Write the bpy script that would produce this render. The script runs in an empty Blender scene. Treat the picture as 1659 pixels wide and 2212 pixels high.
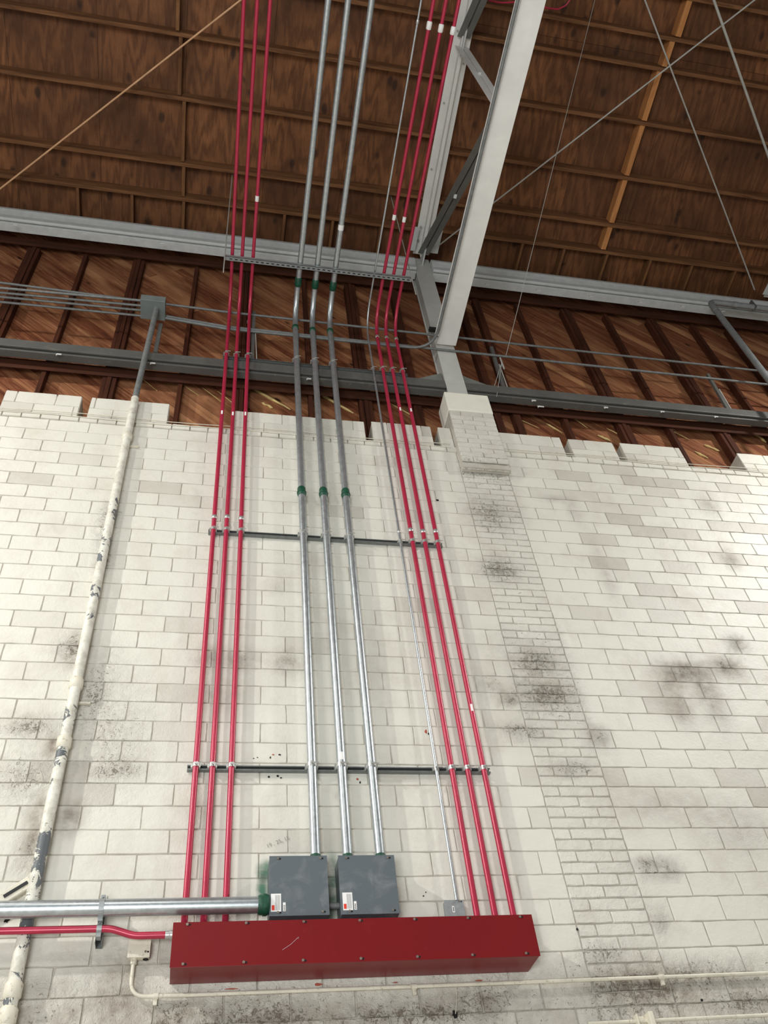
import bpy, bmesh, math, random
from mathutils import Vector, Matrix
random.seed(7)
scene = bpy.context.scene
C = scene.collection
# ------------------------------------------------------------------ camera, world, lights, exposure
CAM = Vector((0.0, -6.0, 1.5)); F = 1861.63; CX, CY = 829.5, 1106.0
R = Matrix(((0.98039203, 0.06540274, 0.18588691), (-0.17246976, 0.74108217, 0.64888473), (-0.09531864, -0.6682213, 0.73783105)))
cd = bpy.data.cameras.new('camera'); cam = bpy.data.objects.new('camera', cd); C.objects.link(cam)
cd.sensor_fit = 'VERTICAL'; cd.sensor_height = 24.0; cd.lens = 24.0 * F / 2212.0
cd.clip_start = 0.05; cd.clip_end = 200
cx, cy, cz = R.col[0].copy(), R.col[1].copy(), R.col[2].copy()
mw = Matrix.Identity(4)
for i in range(3):
    mw[i][0] = cx[i]; mw[i][1] = -cy[i]; mw[i][2] = -cz[i]; mw[i][3] = CAM[i]
cam.matrix_world = mw
scene.camera = cam
world = bpy.data.worlds.new('world'); scene.world = world; world.use_nodes = True
wb = world.node_tree.nodes['Background']; wb.inputs[0].default_value = (0.97, 0.985, 1.0, 1); wb.inputs[1].default_value = 0.20
def area(name, loc, tgt, size, power, color):
    l = bpy.data.lights.new(name, 'AREA'); l.shape = 'DISK'; l.size = size; l.energy = power; l.color = color
    o = bpy.data.objects.new(name, l); C.objects.link(o); o.location = loc
    o.rotation_euler = (Vector(tgt) - Vector(loc)).to_track_quat('-Z', 'Y').to_euler()
    return o
def bay(name, loc, size, power):
    return area(name, loc, (loc[0], loc[1] + 1.2, loc[2] - 4), size, power, (1.0, 0.985, 0.94))
bay('high_bay_light_left', (-4.3, -4.2, 11.6), 0.5, 170)
bay('high_bay_light_right', (9.8, -3.9, 11.6), 0.6, 600)
bay('high_bay_light_far_left', (-10.6, -6.0, 11.6), 0.4, 1850)
area('added_upward_fill', (-2.5, -10.5, 0.9), (0.5, -3.5, 14), 4.5, 1000, (0.92, 0.97, 1.0))  # unseen upward fill added for truss and ceiling, standing in for floor bounce
bay('added_fill_near', (-1.5, -9.5, 11.4), 0.8, 170)  # extra unseen fill lamp, added to lift the wall top and pilaster cap
vs = scene.view_settings; vs.view_transform = 'Standard'; vs.look = 'None'; vs.gamma = 1; vs.exposure = 0.0
try: vs.use_curve_mapping = False
except Exception: pass

# ------------------------------------------------------------------ helpers
def ray(px, py): return R @ Vector(((px - CX) / F, (py - CY) / F, 1.0))
def aty(px, py, Y):
    d = ray(px, py); return CAM + d * ((Y - CAM.y) / d.y)
def atz(px, py, Z):
    d = ray(px, py); return CAM + d * ((Z - CAM.z) / d.z)
SL = 0.0963
def onp(px, py, z0, s=SL):            # point on the sloping plane Z = z0 - s*Y
    d = ray(px, py); t = (z0 - s * CAM.y - CAM.z) / (d.z + s * d.y); return CAM + d * t

def srgb(r, g, b):
    f = lambda v: (v / 12.92 if v <= 0.04045 else ((v + 0.055) / 1.055) ** 2.4)
    return (f(r / 255), f(g / 255), f(b / 255), 1)
class NT:
    def __init__(s, name):
        s.m = bpy.data.materials.new(name); s.m.use_nodes = True; s.t = s.m.node_tree
        s.b = s.t.nodes['Principled BSDF']
    def n(s, typ, **kw):
        nd = s.t.nodes.new(typ)
        for k, v in kw.items():
            if k.startswith('i_'): nd.inputs[k[2:].replace('_', ' ')].default_value = v
            else: setattr(nd, k, v)
        return nd
    def l(s, a, b): s.t.links.new(a, b)
    def ramp(s, src, stops):
        r = s.n('ShaderNodeValToRGB'); e = r.color_ramp.elements
        while len(e) < len(stops): e.new(0.5)
        for k, (p, c) in enumerate(stops): e[k].position = p; e[k].color = c
        s.l(src, r.inputs[0]); return r.outputs[0]
    def noise(s, scale, detail=3, rough=0.55, vec=None, dist=0.0):
        nd = s.n('ShaderNodeTexNoise'); nd.inputs['Scale'].default_value = scale; nd.inputs['Detail'].default_value = detail
        nd.inputs['Roughness'].default_value = rough; nd.inputs['Distortion'].default_value = dist
        if vec is None: vec = s.coord()
        s.l(vec, nd.inputs['Vector']); return nd.outputs['Fac']
    def coord(s, scale=(1, 1, 1), rot=(0, 0, 0)):
        tc = s.n('ShaderNodeTexCoord'); mp = s.n('ShaderNodeMapping')
        mp.inputs['Scale'].default_value = scale; mp.inputs['Rotation'].default_value = rot
        s.l(tc.outputs['Object'], mp.inputs[0]); return mp.outputs[0]
    def mix(s, fac, a, b, mode='MIX'):
        m = s.n('ShaderNodeMix', data_type='RGBA', blend_type=mode)
        for inp, v in ((m.inputs[0], fac), (m.inputs[6], a), (m.inputs[7], b)):
            if hasattr(v, 'links') or hasattr(v, 'is_linked'): s.l(v, inp)
            else: inp.default_value = v
        return m.outputs[2]
    def math(s, op, a, b=0.0, clamp=False):
        m = s.n('ShaderNodeMath', operation=op, use_clamp=clamp)
        for inp, v in ((m.inputs[0], a), (m.inputs[1], b)):
            if hasattr(v, 'is_linked'): s.l(v, inp)
            else: inp.default_value = v
        return m.outputs[0]
    def attr(s, name): return s.n('ShaderNodeAttribute', attribute_name=name).outputs['Fac']
    def bump(s, h, strength, dist=0.01):
        b = s.n('ShaderNodeBump'); b.inputs['Strength'].default_value = strength; b.inputs['Distance'].default_value = dist
        s.l(h, b.inputs['Height']); s.l(b.outputs[0], s.b.inputs['Normal']); return b
    def set(s, rough=0.5, metal=0.0, col=None, spec=None):
        s.b.inputs['Roughness'].default_value = rough; s.b.inputs['Metallic'].default_value = metal
        if spec is not None: s.b.inputs['Specular IOR Level'].default_value = spec
        if col is not None:
            if hasattr(col, 'is_linked'): s.l(col, s.b.inputs['Base Color'])
            else: s.b.inputs['Base Color'].default_value = col
        return s.m
BW = lambda v: (v, v, v, 1)
def paint(name, rgb, rough=0.45, var=0.12, metal=0.0, scale=6.0, dirt=None, bump=0.0):
    t = NT(name); c = srgb(*rgb)
    n1 = t.noise(scale, 4)
    lo = tuple(max(0, c[i] * (1 - var)) for i in range(3)) + (1,); hi = tuple(min(1, c[i] * (1 + var)) for i in range(3)) + (1,)
    col = t.ramp(n1, [(0.3, lo), (0.7, hi)])
    if dirt:
        f = t.ramp(t.noise(scale * 3.1, 5, 0.7), [(0.56, BW(0)), (0.75, BW(1))]); col = t.mix(f, col, srgb(*dirt))
    if bump: t.bump(t.noise(scale * 12, 3), bump, 0.004)
    return t.set(rough, metal, col)

# ---- painted masonry
def masonry():
    t = NT('painted_masonry')
    tint = t.attr('tint'); dirt = t.attr('dirt'); peel = t.attr('peel'); joint = t.attr('joint')
    base = t.mix(t.noise(1.3, 2), srgb(224, 221, 209), srgb(213, 209, 197))
    base = t.mix(tint, base, srgb(188, 182, 170))
    fine = t.noise(34, 5, 0.7); mid = t.noise(7.5, 4, 0.65); big = t.noise(2.2, 3, 0.6)
    df = t.math('MULTIPLY', dirt, t.ramp(mid, [(0.25, BW(0.25)), (0.68, BW(1))]), True)
    base = t.mix(df, base, srgb(122, 108, 94))
    base = t.mix(t.ramp(t.noise(1.7, 5, 0.7), [(0.50, BW(0)), (0.78, BW(0.42))]), base, srgb(168, 154, 138))
    # flaking paint and blisters
    fl = t.math('ADD', t.math('MULTIPLY', peel, 0.26), t.noise(30, 6, 0.8, dist=1.4))
    flake = t.ramp(fl, [(0.735, BW(0)), (0.775, BW(1))])
    base = t.mix(t.math('MULTIPLY', flake, 0.78), base, srgb(126, 113, 97))
    sp = t.ramp(t.noise(50, 2, 0.5), [(0.765, BW(0)), (0.80, BW(0.6))])
    base = t.mix(sp, base, srgb(120, 104, 90))
    jf = t.math('MULTIPLY', joint, t.ramp(t.noise(3.5, 5, 0.7), [(0.35, BW(0.0)), (0.68, BW(0.62))]))
    base = t.mix(jf, base, srgb(132, 122, 108))
    rough = t.math('ADD', 0.33, t.math('MULTIPLY', fine, 0.25))
    t.l(rough, t.b.inputs['Roughness'])
    h = t.math('ADD', t.math('MULTIPLY', fine, 0.35), t.math('MULTIPLY', t.math('MULTIPLY', flake, peel), -1.2))
    h = t.math('ADD', h, t.math('MULTIPLY', t.math('MULTIPLY', t.noise(16, 5, 0.75, dist=.6), peel), 4.0))
    h = t.math('ADD', h, t.math('MULTIPLY', mid, 0.5))
    t.bump(h, 0.75, 0.013)
    t.l(base, t.b.inputs['Base Color']); t.b.inputs['Specular IOR Level'].default_value = 0.45
    return t.m
# ---- woods
def wood(name, dark, light, axis=0, rough=0.75, fac=1.0, tintcol=None, knots=0.0, spec=0.2):
    t = NT(name)
    sc = [14, 14, 14]; sc[axis] = 1.1
    v = t.coord(tuple(sc))
    g = t.noise(1.0, 6, 0.65, v, 0.8); g2 = t.noise(1.2, 3, 0.5)
    col = t.ramp(g, [(0.28, srgb(*dark)), (0.72, srgb(*light))])
    col = t.mix(t.math('MULTIPLY', g2, 0.5), col, srgb(*[int(x * .55) for x in dark]))
    if tintcol: col = t.mix(t.attr('tint'), col, srgb(*tintcol))
    t.bump(g, 0.3, 0.01)
    return t.set(rough, 0, col, spec)
def boards():
    t = NT('diagonal_boards')
    g = t.noise(1.0, 6, 0.7, t.coord((0.9, 9, 13)), 1.0); fine = t.noise(1.0, 4, 0.7, t.coord((2.5, 40, 60)))
    col = t.ramp(g, [(0.30, srgb(70, 34, 20)), (0.5, srgb(128, 76, 50)), (0.68, srgb(180, 124, 88))])
    col = t.mix(t.math('MULTIPLY', fine, 0.55), col, srgb(80, 40, 25))
    col = t.mix(t.math('MULTIPLY', t.attr('tint'), t.ramp(t.noise(1.0, 3, 0.6, t.coord((0.7, 3, 3))), [(.4, BW(0)), (.65, BW(.85))])), col, srgb(218, 162, 114))
    vo = t.n('ShaderNodeTexVoronoi'); vo.inputs['Scale'].default_value = 1.0; t.l(t.coord((1.3, 0.0, 3.2)), vo.inputs['Vector'])
    col = t.mix(t.ramp(vo.outputs['Distance'], [(.05, BW(.9)), (.1, BW(0))]), col, srgb(34, 18, 12))
    t.bump(g, 0.3, 0.01)
    return t.set(0.75, 0, col, 0.15)
def plywood():
    t = NT('roof_plywood')
    v = t.coord((1.0, 0.13, 1.0))
    wob = t.noise(2.6, 3, 0.5, v)
    w = t.n('ShaderNodeTexWave', wave_type='RINGS', rings_direction='Y'); w.inputs['Scale'].default_value = 0.9
    sv = t.coord((5.5, 0.55, 5.5)); w.inputs['Distortion'].default_value = 13; w.inputs['Detail'].default_value = 3; w.inputs['Detail Scale'].default_value = 1.1
    t.l(sv, w.inputs['Vector'])
    gr = t.noise(1.0, 5, 0.7, t.coord((60, 3.5, 60)))
    c1 = t.ramp(w.outputs['Fac'], [(0.1, srgb(92, 56, 33)), (0.85, srgb(146, 95, 59))])
    c2 = t.ramp(gr, [(0.3, srgb(82, 50, 30)), (0.75, srgb(150, 100, 62))])
    col = t.mix(0.5, c1, c2)
    col = t.mix(t.attr('tint'), col, srgb(80, 50, 32))
    blot = t.ramp(t.noise(1.1, 4, 0.6), [(0.40, BW(0)), (0.66, BW(0.7))])
    col = t.mix(blot, col, srgb(70, 43, 27))
    # football patches and knots
    vo = t.n('ShaderNodeTexVoronoi'); vo.inputs['Scale'].default_value = 1.0; vo.inputs['Randomness'].default_value = 1.0
    t.l(t.coord((4.2, 2.4, 0.0)), vo.inputs['Vector'])
    kf = t.ramp(vo.outputs['Distance'], [(0.12, BW(1)), (0.24, BW(0))])
    sel = t.ramp(t.noise(1.4, 2), [(0.47, BW(0)), (0.52, BW(0.85))])
    col = t.mix(t.math('MULTIPLY', kf, sel), col, srgb(52, 34, 24))
    t.bump(gr, 0.2, 0.004)
    return t.set(0.7, 0, col, 0.25)
def metal(name, rgb, rough=0.38, met=0.85, var=0.25, scale=25):
    t = NT(name); c = srgb(*rgb)
    n1 = t.noise(scale, 5, 0.7)
    col = t.ramp(n1, [(0.3, tuple(c[i] * (1 - var) for i in range(3)) + (1,)), (0.7, tuple(min(1, c[i] * (1 + var)) for i in range(3)) + (1,))])
    rg = t.math('ADD', rough - .08, t.math('MULTIPLY', n1, 0.16)); t.l(rg, t.b.inputs['Roughness'])
    t.l(col, t.b.inputs['Base Color']); t.b.inputs['Metallic'].default_value = met
    return t.m
def flaked_pipe():
    t = NT('flaking_white_pipe_paint')
    f = t.math('ADD', t.noise(5.5, 5, 0.75, dist=1.0), t.math('MULTIPLY', t.attr('peel'), 0.35))
    f = t.ramp(f, [(0.665, BW(0)), (0.68, BW(1))])
    base = t.mix(t.ramp(t.noise(10, 5, .7), [(0.42, BW(0)), (0.75, BW(.8))]), srgb(220, 217, 204), srgb(160, 152, 134))
    col = t.mix(f, base, srgb(92, 96, 98))
    t.bump(t.math('ADD', t.math('MULTIPLY', f, -1.0), t.noise(30, 4)), 0.5, 0.006)
    return t.set(0.5, 0, col)
def redbox_mat():
    t = NT('red_enamel')
    n1 = t.noise(2.2, 3, 0.6); fine = t.noise(300, 2)
    col = t.mix(n1, srgb(120, 12, 15), srgb(106, 13, 20))
    col = t.mix(t.ramp(t.noise(7, 5, 0.7, dist=1.5), [(0.6, BW(0)), (0.8, BW(0.3))]), col, srgb(140, 46, 54))
    t.bump(fine, 0.06, 0.001)
    return t.set(0.34, 0, col, 0.45)
def graybox_mat():
    t = NT('gray_enamel')
    col = t.mix(t.ramp(t.noise(6.5, 4, 0.6, dist=.8), [(0.52, BW(0)), (0.72, BW(0.7))]), srgb(92, 99, 103), srgb(122, 126, 128))
    return t.set(0.42, 0, col, 0.4)
M = dict(
    wall=masonry(), capping=paint('painted_concrete', (232, 228, 213), 0.5, 0.05, bump=.3),
    ply=plywood(),
    purlin=wood('purlin_wood', (84, 53, 33), (158, 110, 72), 0, tintcol=None),
    block=wood('blocking_wood', (92, 60, 38), (150, 104, 66), 1),
    blocknew=wood('new_blocking_wood', (176, 112, 62), (222, 158, 100), 1),
    stud=wood('red_brown_stud', (52, 27, 16), (96, 50, 30), 2),
    plate=wood('red_brown_plate', (50, 27, 17), (90, 50, 32), 0),
    plank=boards(),
    backing=paint('dark_backing', (34, 22, 17), 0.9, 0.2),
    steel=paint('gray_steel_paint', (222, 220, 214), 0.42, 0.06, scale=4),
    steelup=paint('eave_steel_paint', (198, 200, 197), 0.45, 0.08, scale=9),
    dark=paint('dark_steel_paint', (90, 89, 85), 0.5, 0.12, scale=3, dirt=(112, 108, 96)),
    web=paint('web_steel_paint', (116, 117, 112), 0.45, 0.08),
    galv=metal('galvanized_steel', (184, 190, 192), 0.34, 0.82, 0.16, 22),
    galvdull=metal('dull_galvanized', (156, 160, 160), 0.5, 0.5, 0.16, 16),
    strut=metal('strut_steel', (126, 130, 128), 0.42, 0.6, 0.15, 20),
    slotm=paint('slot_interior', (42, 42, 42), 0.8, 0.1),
    oldpipe=metal('old_gray_conduit', (118, 120, 118), 0.6, 0.3, 0.25, 18),
    oldbox=paint('old_gray_box', (112, 119, 116), 0.5, 0.12),
    red=paint('red_conduit_paint', (172, 42, 68), 0.3, 0.10, 0.15, 9),
    redbox=redbox_mat(), graybox=graybox_mat(),
    silver=metal('coupling_steel', (190, 190, 186), 0.35, 0.7, 0.1, 40),
    green=paint('green_coating', (16, 74, 52), 0.35, 0.3, scale=30, bump=.5),
    flaked=flaked_pipe(),
    cream=paint('cream_wall_paint', (214, 208, 190), 0.45, 0.08, scale=9, dirt=(150, 138, 116), bump=.3),
    rod=paint('rod_paint', (170, 168, 160), 0.5, 0.1), tan=paint('tan_rod_paint', (206, 160, 118), 0.55, 0.15),
    white=paint('white_label', (232, 230, 226), 0.5, 0.02), lred=paint('label_red', (214, 60, 40), 0.5, 0.02),
    lgray=paint('label_print', (168, 168, 168), 0.5, 0.02), ink=paint('dark_print', (70, 70, 74), 0.6, 0.02),
    pencil=paint('pencil_mark', (150, 145, 136), 0.8, 0.02),
    foam=paint('expanding_foam', (206, 182, 120), 0.8, 0.15, scale=20, bump=.4),
    screw=metal('screw_steel', (150, 140, 128), 0.4, 0.7), hole=paint('hole', (18, 16, 14), 0.9, 0.1),
    brass=paint('red_primer', (168, 84, 62), 0.7, 0.2),
    column=paint('column_paint', (190, 189, 182), 0.45, 0.06),
    clip=paint('bright_clip', (228, 228, 224), 0.4, 0.03),
    floor=paint('polished_concrete', (196, 192, 184), 0.5, 0.05),
    greenmist=paint('green_overspray', (86, 132, 108), 0.6, 0.25),
)

def finish(name, bm, mat, parent=None, smooth=False, bev=0.0, seg=2):
    me = bpy.data.meshes.new(name); bm.normal_update(); bm.to_mesh(me); bm.free()
    me.materials.append(mat)
    if smooth:
        for p in me.polygons: p.use_smooth = True
        me.set_sharp_from_angle(angle=math.radians(42))
    o = bpy.data.objects.new(name, me); C.objects.link(o)
    if parent is not None:
        o.parent = parent
        o.matrix_parent_inverse = Matrix.Translation(-Vector(parent_world(parent)))
    if bev:
        md = o.modifiers.new('bevel', 'BEVEL'); md.width = bev; md.segments = seg; md.limit_method = 'ANGLE'
    return o
def parent_world(p):
    v = Vector(p.location)
    return v if p.parent is None else Vector((0, 0, 0)) if p.type == 'MESH' else v
def tag(o, label, cat, group=None):
    o['label'] = label; o['category'] = cat
    if group: o['group'] = group
    return o
def thing(name, label, cat, loc=(0, 0, 0), group=None):
    o = bpy.data.objects.new(name, None); o.empty_display_size = 0.1; C.objects.link(o); o.location = loc
    return tag(o, label, cat, group)
def struct(o): o['kind'] = 'structure'; return o
def lab(o, t): o['label'] = t; return o

def add_box(bm, a, b):
    a = Vector(a); b = Vector(b)
    vs_ = [bm.verts.new((x, y, z)) for x in (a.x, b.x) for y in (a.y, b.y) for z in (a.z, b.z)]
    for f in ((0, 1, 3, 2), (4, 6, 7, 5), (0, 4, 5, 1), (2, 3, 7, 6), (0, 2, 6, 4), (1, 5, 7, 3)): bm.faces.new([vs_[i] for i in f])
def fr(d, up=(0, 0, 1)):
    z = Vector(d).normalized(); u = Vector(up)
    if abs(z.dot(u)) > 0.98: u = Vector((0, 1, 0))
    x = u.cross(z).normalized(); y = z.cross(x); return x, y, z
def add_bar(bm, p0, p1, w, h, up=(0, 0, 1), off=(0, 0)):
    p0 = Vector(p0); p1 = Vector(p1); x, y, z = fr(p1 - p0, up)
    o = x * off[0] + y * off[1]
    vv = []
    for p in (p0, p1):
        for sx, sy in ((-1, -1), (1, -1), (1, 1), (-1, 1)): vv.append(bm.verts.new(p + o + x * (sx * w / 2) + y * (sy * h / 2)))
    bm.faces.new(vv[0:4][::-1]); bm.faces.new(vv[4:8])
    for i in range(4): j = (i + 1) % 4; bm.faces.new((vv[i], vv[j], vv[4 + j], vv[4 + i]))
def add_tube(bm, pts, r, n=14, caps=True):
    pts = [Vector(p) for p in pts]; rings = []; prev = None
    rr = r if isinstance(r, (list, tuple)) else [r] * len(pts)
    for i, p in enumerate(pts):
        d = (pts[min(i + 1, len(pts) - 1)] - pts[max(i - 1, 0)]).normalized()
        if prev is None: x, y, _ = fr(d)
        else:
            x = (prev - d * prev.dot(d)).normalized(); y = d.cross(x)
        prev = x
        rings.append([bm.verts.new(p + (x * math.cos(a) + y * math.sin(a)) * rr[i]) for a in [2 * math.pi * k / n for k in range(n)]])
    for a, b in zip(rings, rings[1:]):
        for k in range(n): j = (k + 1) % n; bm.faces.new((a[k], a[j], b[j], b[k]))
    if caps: bm.faces.new(rings[0][::-1]); bm.faces.new(rings[-1])
    return rings
def fillet(pts, rad, n=8):
    pts = [Vector(p) for p in pts]; out = [pts[0]]
    for i in range(1, len(pts) - 1):
        a, b, c = pts[i - 1], pts[i], pts[i + 1]; d0 = (a - b).normalized(); d1 = (c - b).normalized()
        ang = d0.angle(d1); t = min(rad / math.tan(ang / 2), (a - b).length * .45, (c - b).length * .45)
        p0 = b + d0 * t; p1 = b + d1 * t
        for k in range(n + 1):
            s = k / n; out.append((1 - s) ** 2 * p0 + 2 * s * (1 - s) * b + s * s * p1)
    out.append(pts[-1]); return out
def dense(pts, step=0.25):
    out = [Vector(pts[0])]
    for a, b in zip(pts, pts[1:]):
        a = Vector(a); b = Vector(b); k = max(1, int((b - a).length / step))
        for i in range(1, k + 1): out.append(a.lerp(b, i / k))
    return out
def tube(name, pts, r, mat, parent=None, n=14, rad=0.0):
    bm = bmesh.new(); add_tube(bm, fillet(pts, rad) if rad else pts, r, n); return finish(name, bm, mat, parent, True)
def boxo(name, a, b, mat, parent=None, bev=0.0):
    bm = bmesh.new(); add_box(bm, a, b); return finish(name, bm, mat, parent, False, bev)
def baro(name, p0, p1, w, h, mat, parent=None, up=(0, 0, 1), bev=0.0):
    bm = bmesh.new(); add_bar(bm, p0, p1, w, h, up); return finish(name, bm, mat, parent, False, bev)

# ------------------------------------------------------------------ masonry wall
Z0 = 3.603; PITCH = 0.18372
BP = 0.4235                                     # block pitch
PX0, PX1 = 2.712, 3.29                          # flush brick pilaster strip
ZB0, ZB1, ZT = 9.482, 9.575, 9.95               # header band and parapet top
stains = []                                      # x, z, sx, sz, dirt, peel
def st(px, py, sx, sz, d, p): w = aty(px, py, 0); stains.append((w.x, w.z, sx, sz, d, p))
for a in [(160, 1400, .12, .16, .5, .9), (112, 1612, .05, .07, 1.0, .2), (82, 1762, .05, .12, .8, .3), (150, 1768, .07, .09, .9, .5), (65, 1840, .1, .2, .5, .6),
          (235, 1120, .10, .35, .25, .8), (225, 1210, .07, .2, .35, .9), (205, 1500, .16, .45, .15, .75), (60, 1570, .2, .09, .3, .9), (250, 1660, .22, .09, .25, .9),
          (240, 1590, .3, .5, .12, .6), (50, 1680, .25, .2, .15, .7), (240, 905, .12, .08, .35, .3), (250, 2140, .08, .12, .7, .6), (90, 2200, .4, .2, .35, .6),
          (450, 1420, .10, .10, .55, .4), (520, 1425, .12, .10, .5, .6), (620, 1430, .12, .10, .5, .6), (480, 1500, .25, .2, .3, .2), (590, 1270, .1, .05, .3, .3),
          (430, 1760, .12, .3, .25, .3), (480, 2000, .3, .12, .35, .5), (300, 2060, .35, .15, .3, .3), (560, 2195, .5, .10, .35, .9), (900, 2190, .7, .08, .35, .9),
          (370, 2200, .2, .08, .4, .9), (1040, 2150, .3, .06, .3, .8),
          (1480, 1452, .22, .10, .8, .7), (1570, 1440, .14, .10, .65, .8), (1450, 1490, .14, .25, .5, .3), (1530, 1500, .12, .3, .45, .5), (1470, 1540, .1, .12, .35, .2),
          (1590, 1390, .09, .08, .5, .8), (1290, 1590, .10, .10, .65, .8), (1420, 1740, .35, .15, .35, .1), (1600, 1790, .3, .2, .3, .2), (1400, 1870, .12, .07, .5, .9),
          (1445, 1876, .08, .06, .5, .9), (1420, 1985, .06, .08, .5, .8), (1240, 1100, .08, .2, .3, .2), (1310, 1240, .07, .4, .35, .2), (1530, 1090, .12, .18, .3, .5),
          (1580, 1210, .08, .12, .3, .5), (1500, 2110, .5, .10, .4, .8), (1620, 2170, .4, .08, .4, .9), (1120, 2060, .1, .1, .2, .5), (1350, 2130, .3, .08, .4, .9),
          (1060, 1480, .16, .15, .2, .6), (1100, 1510, .10, .06, .6, .9), (1200, 1080, .14, .05, .3, .5), (700, 1380, .3, .4, .12, .1), (820, 1450, .3, .4, .12, .1),
          (1160, 1430, .25, .18, .45, .9), (1180, 1500, .25, .15, .5, 1.0), (1060, 1110, .28, .35, .3, .8), (1080, 1230, .25, .2, .3, .9), (1130, 1580, .25, .1, .35, .8),
          (1060, 1390, .2, .25, .12, .3), (1230, 1660, .25, .1, .3, .7), (1390, 2140, .3, .15, .25, .9), (1300, 2060, .2, .1, .25, .8)]: st(*a)
def dirt_at(x, z):
    d = p = 0.0
    for (sx, sz, a, b, dd, pp) in stains:
        q = ((x - sx) / a) ** 2 + ((z - sz) / b) ** 2
        if q < 9: e = math.exp(-q * 0.7); d += 1.4 * dd * e; p = max(p, pp * e)
    if PX0 - .02 < x < PX1 + .02: p = max(p, 0.30 + 0.25 * math.sin(z * 2.3) + 0.12 * math.sin(z * 7.7))
    if z < 3.75: d += 0.22 * min(1, (3.75 - z) / .3); p = max(p, .45)
    return min(1, d), max(0, min(1, p))
wbm = bmesh.new()
L_t = wbm.verts.layers.float.new('tint'); L_d = wbm.verts.layers.float.new('dirt'); L_p = wbm.verts.layers.float.new('peel'); L_j = wbm.verts.layers.float.new('joint')
def brick(x0, x1, z0, z1, tint, y=0.0, g=0.004, back=0.010, step=0.07, pj=0.0):
    bx0, bx1, bz0, bz1 = x0 + g + .003, x1 - g - .003, z0 + g + .002, z1 - g - .002
    if bx1 - bx0 < .01: return
    y += random.uniform(-.0015, .0015)
    nx = max(1, int((bx1 - bx0) / step)); nz = max(1, int(round((bz1 - bz0) / step)))
    grid = []
    for i in range(nx + 1):
        row = []
        for k in range(nz + 1):
            x = bx0 + (bx1 - bx0) * i / nx; z = bz0 + (bz1 - bz0) * k / nz
            ex = random.uniform(-.0022, .0022) if i in (0, nx) else 0; ez = random.uniform(-.0022, .0022) if k in (0, nz) else 0
            if i in (0, nx) and k in (0, nz): ex += (.004 if i == 0 else -.004) * random.random(); ez += (.004 if k == 0 else -.004) * random.random()
            v = wbm.verts.new((x + ex, y + random.uniform(-.0009, .0009), z + ez)); dd, pp = dirt_at(x, z)
            v[L_t] = tint; v[L_d] = dd; v[L_p] = max(pp, pj); v[L_j] = 0; row.append(v)
        grid.append(row)
    for i in range(nx):
        for k in range(nz): wbm.faces.new((grid[i][k], grid[i + 1][k], grid[i + 1][k + 1], grid[i][k + 1]))
    loop = [grid[i][0] for i in range(nx + 1)] + [grid[nx][k] for k in range(1, nz + 1)] + [grid[i][nz] for i in range(nx - 1, -1, -1)] + [grid[0][k] for k in range(nz - 1, 0, -1)]
    out = []
    for v in loop:
        x = min(max(v.co.x + (g + .003) * (1 if v.co.x >= bx1 - .008 else -1 if v.co.x <= bx0 + .008 else 0), x0), x1)
        z = v.co.z + (g + .002) * (1 if v.co.z >= bz1 - .008 else -1 if v.co.z <= bz0 + .008 else 0)
        w = wbm.verts.new((x, y + back, z)); w[L_t] = tint; w[L_d] = v[L_d]; w[L_p] = v[L_p]; w[L_j] = 1.0; out.append(w)
    n = len(loop)
    for i in range(n): j = (i + 1) % n; wbm.faces.new((loop[j], loop[i], out[i], out[j]))
def btint(x, z):
    r = random.random()
    if x > 3.3 and r < (.34 if z > 6.8 else .2): return random.uniform(.35, .9)
    if r < 0.10: return random.uniform(.3, .7)
    return random.uniform(0, .16)
XL, XR = -4.6, 9.6
def course(z0, z1, phase, xl, xr, lo=-1e9, hi=1e9):
    x = xl - (xl - phase) % BP
    while x < xr:
        a, b = max(x, xl), min(x + BP, xr)
        if b - a > .03: brick(a, b, z0, z1, btint(a, z0))
        x += BP
for k in range(-8, 32):
    z0 = Z0 + PITCH * k; z1 = z0 + PITCH
    odd = (k % 2 == 0)
    course(z0, z1, -0.8388 + (0 if odd else BP / 2), XL, PX0)
    course(z0, z1, PX1 + (0.2 if odd else 0), PX1, XR)
    for s in range(2):                                     # two brick courses per block course inside the pilaster strip
        a = z0 + s * PITCH / 2; b = a + PITCH / 2
        bp = (PX1 - PX0) / 2.0; x = PX0 - (bp / 2 if s else 0)
        while x < PX1 - .01:
            brick(max(x, PX0), min(x + bp, PX1), a, b, random.uniform(0, .3), y=-.002, g=.006, back=.014, step=.05, pj=.3)
            x += bp
# header band
x = XL
while x < XR: brick(x, x + .2, ZB0, ZB1, random.uniform(0, .3), y=-.012, back=.02); x += .2
# parapet courses broken by pockets and two openings
slots = [(-2.55, -2.45), (-1.63, -1.53), (1.63, 1.72), (2.46, 2.55), (4.15, 4.25), (4.86, 4.96)]
opens = [(-0.66, 0.05), (5.80, 6.62)]
segs = []; cur = XL
for a, b in sorted(slots + opens + [(PX0, PX1)]): segs.append((cur, a)); cur = b
segs.append((cur, XR))
zs = [ZB1, ZB1 + PITCH, ZT + .01]
for a, b in segs:
    top = ZT + random.uniform(-.012, .025)
    for i in range(2):
        z0, z1 = (zs[0], zs[1]) if i == 0 else (zs[1], top)
        x = a - (a - (-.84 + (BP / 2 if i else 0))) % BP
        while x < b:
            p, q = max(x, a), min(x + BP, b)
            if q - p > .02: brick(p, q, z0, z1, btint(p, z0))
            x += BP
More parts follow.
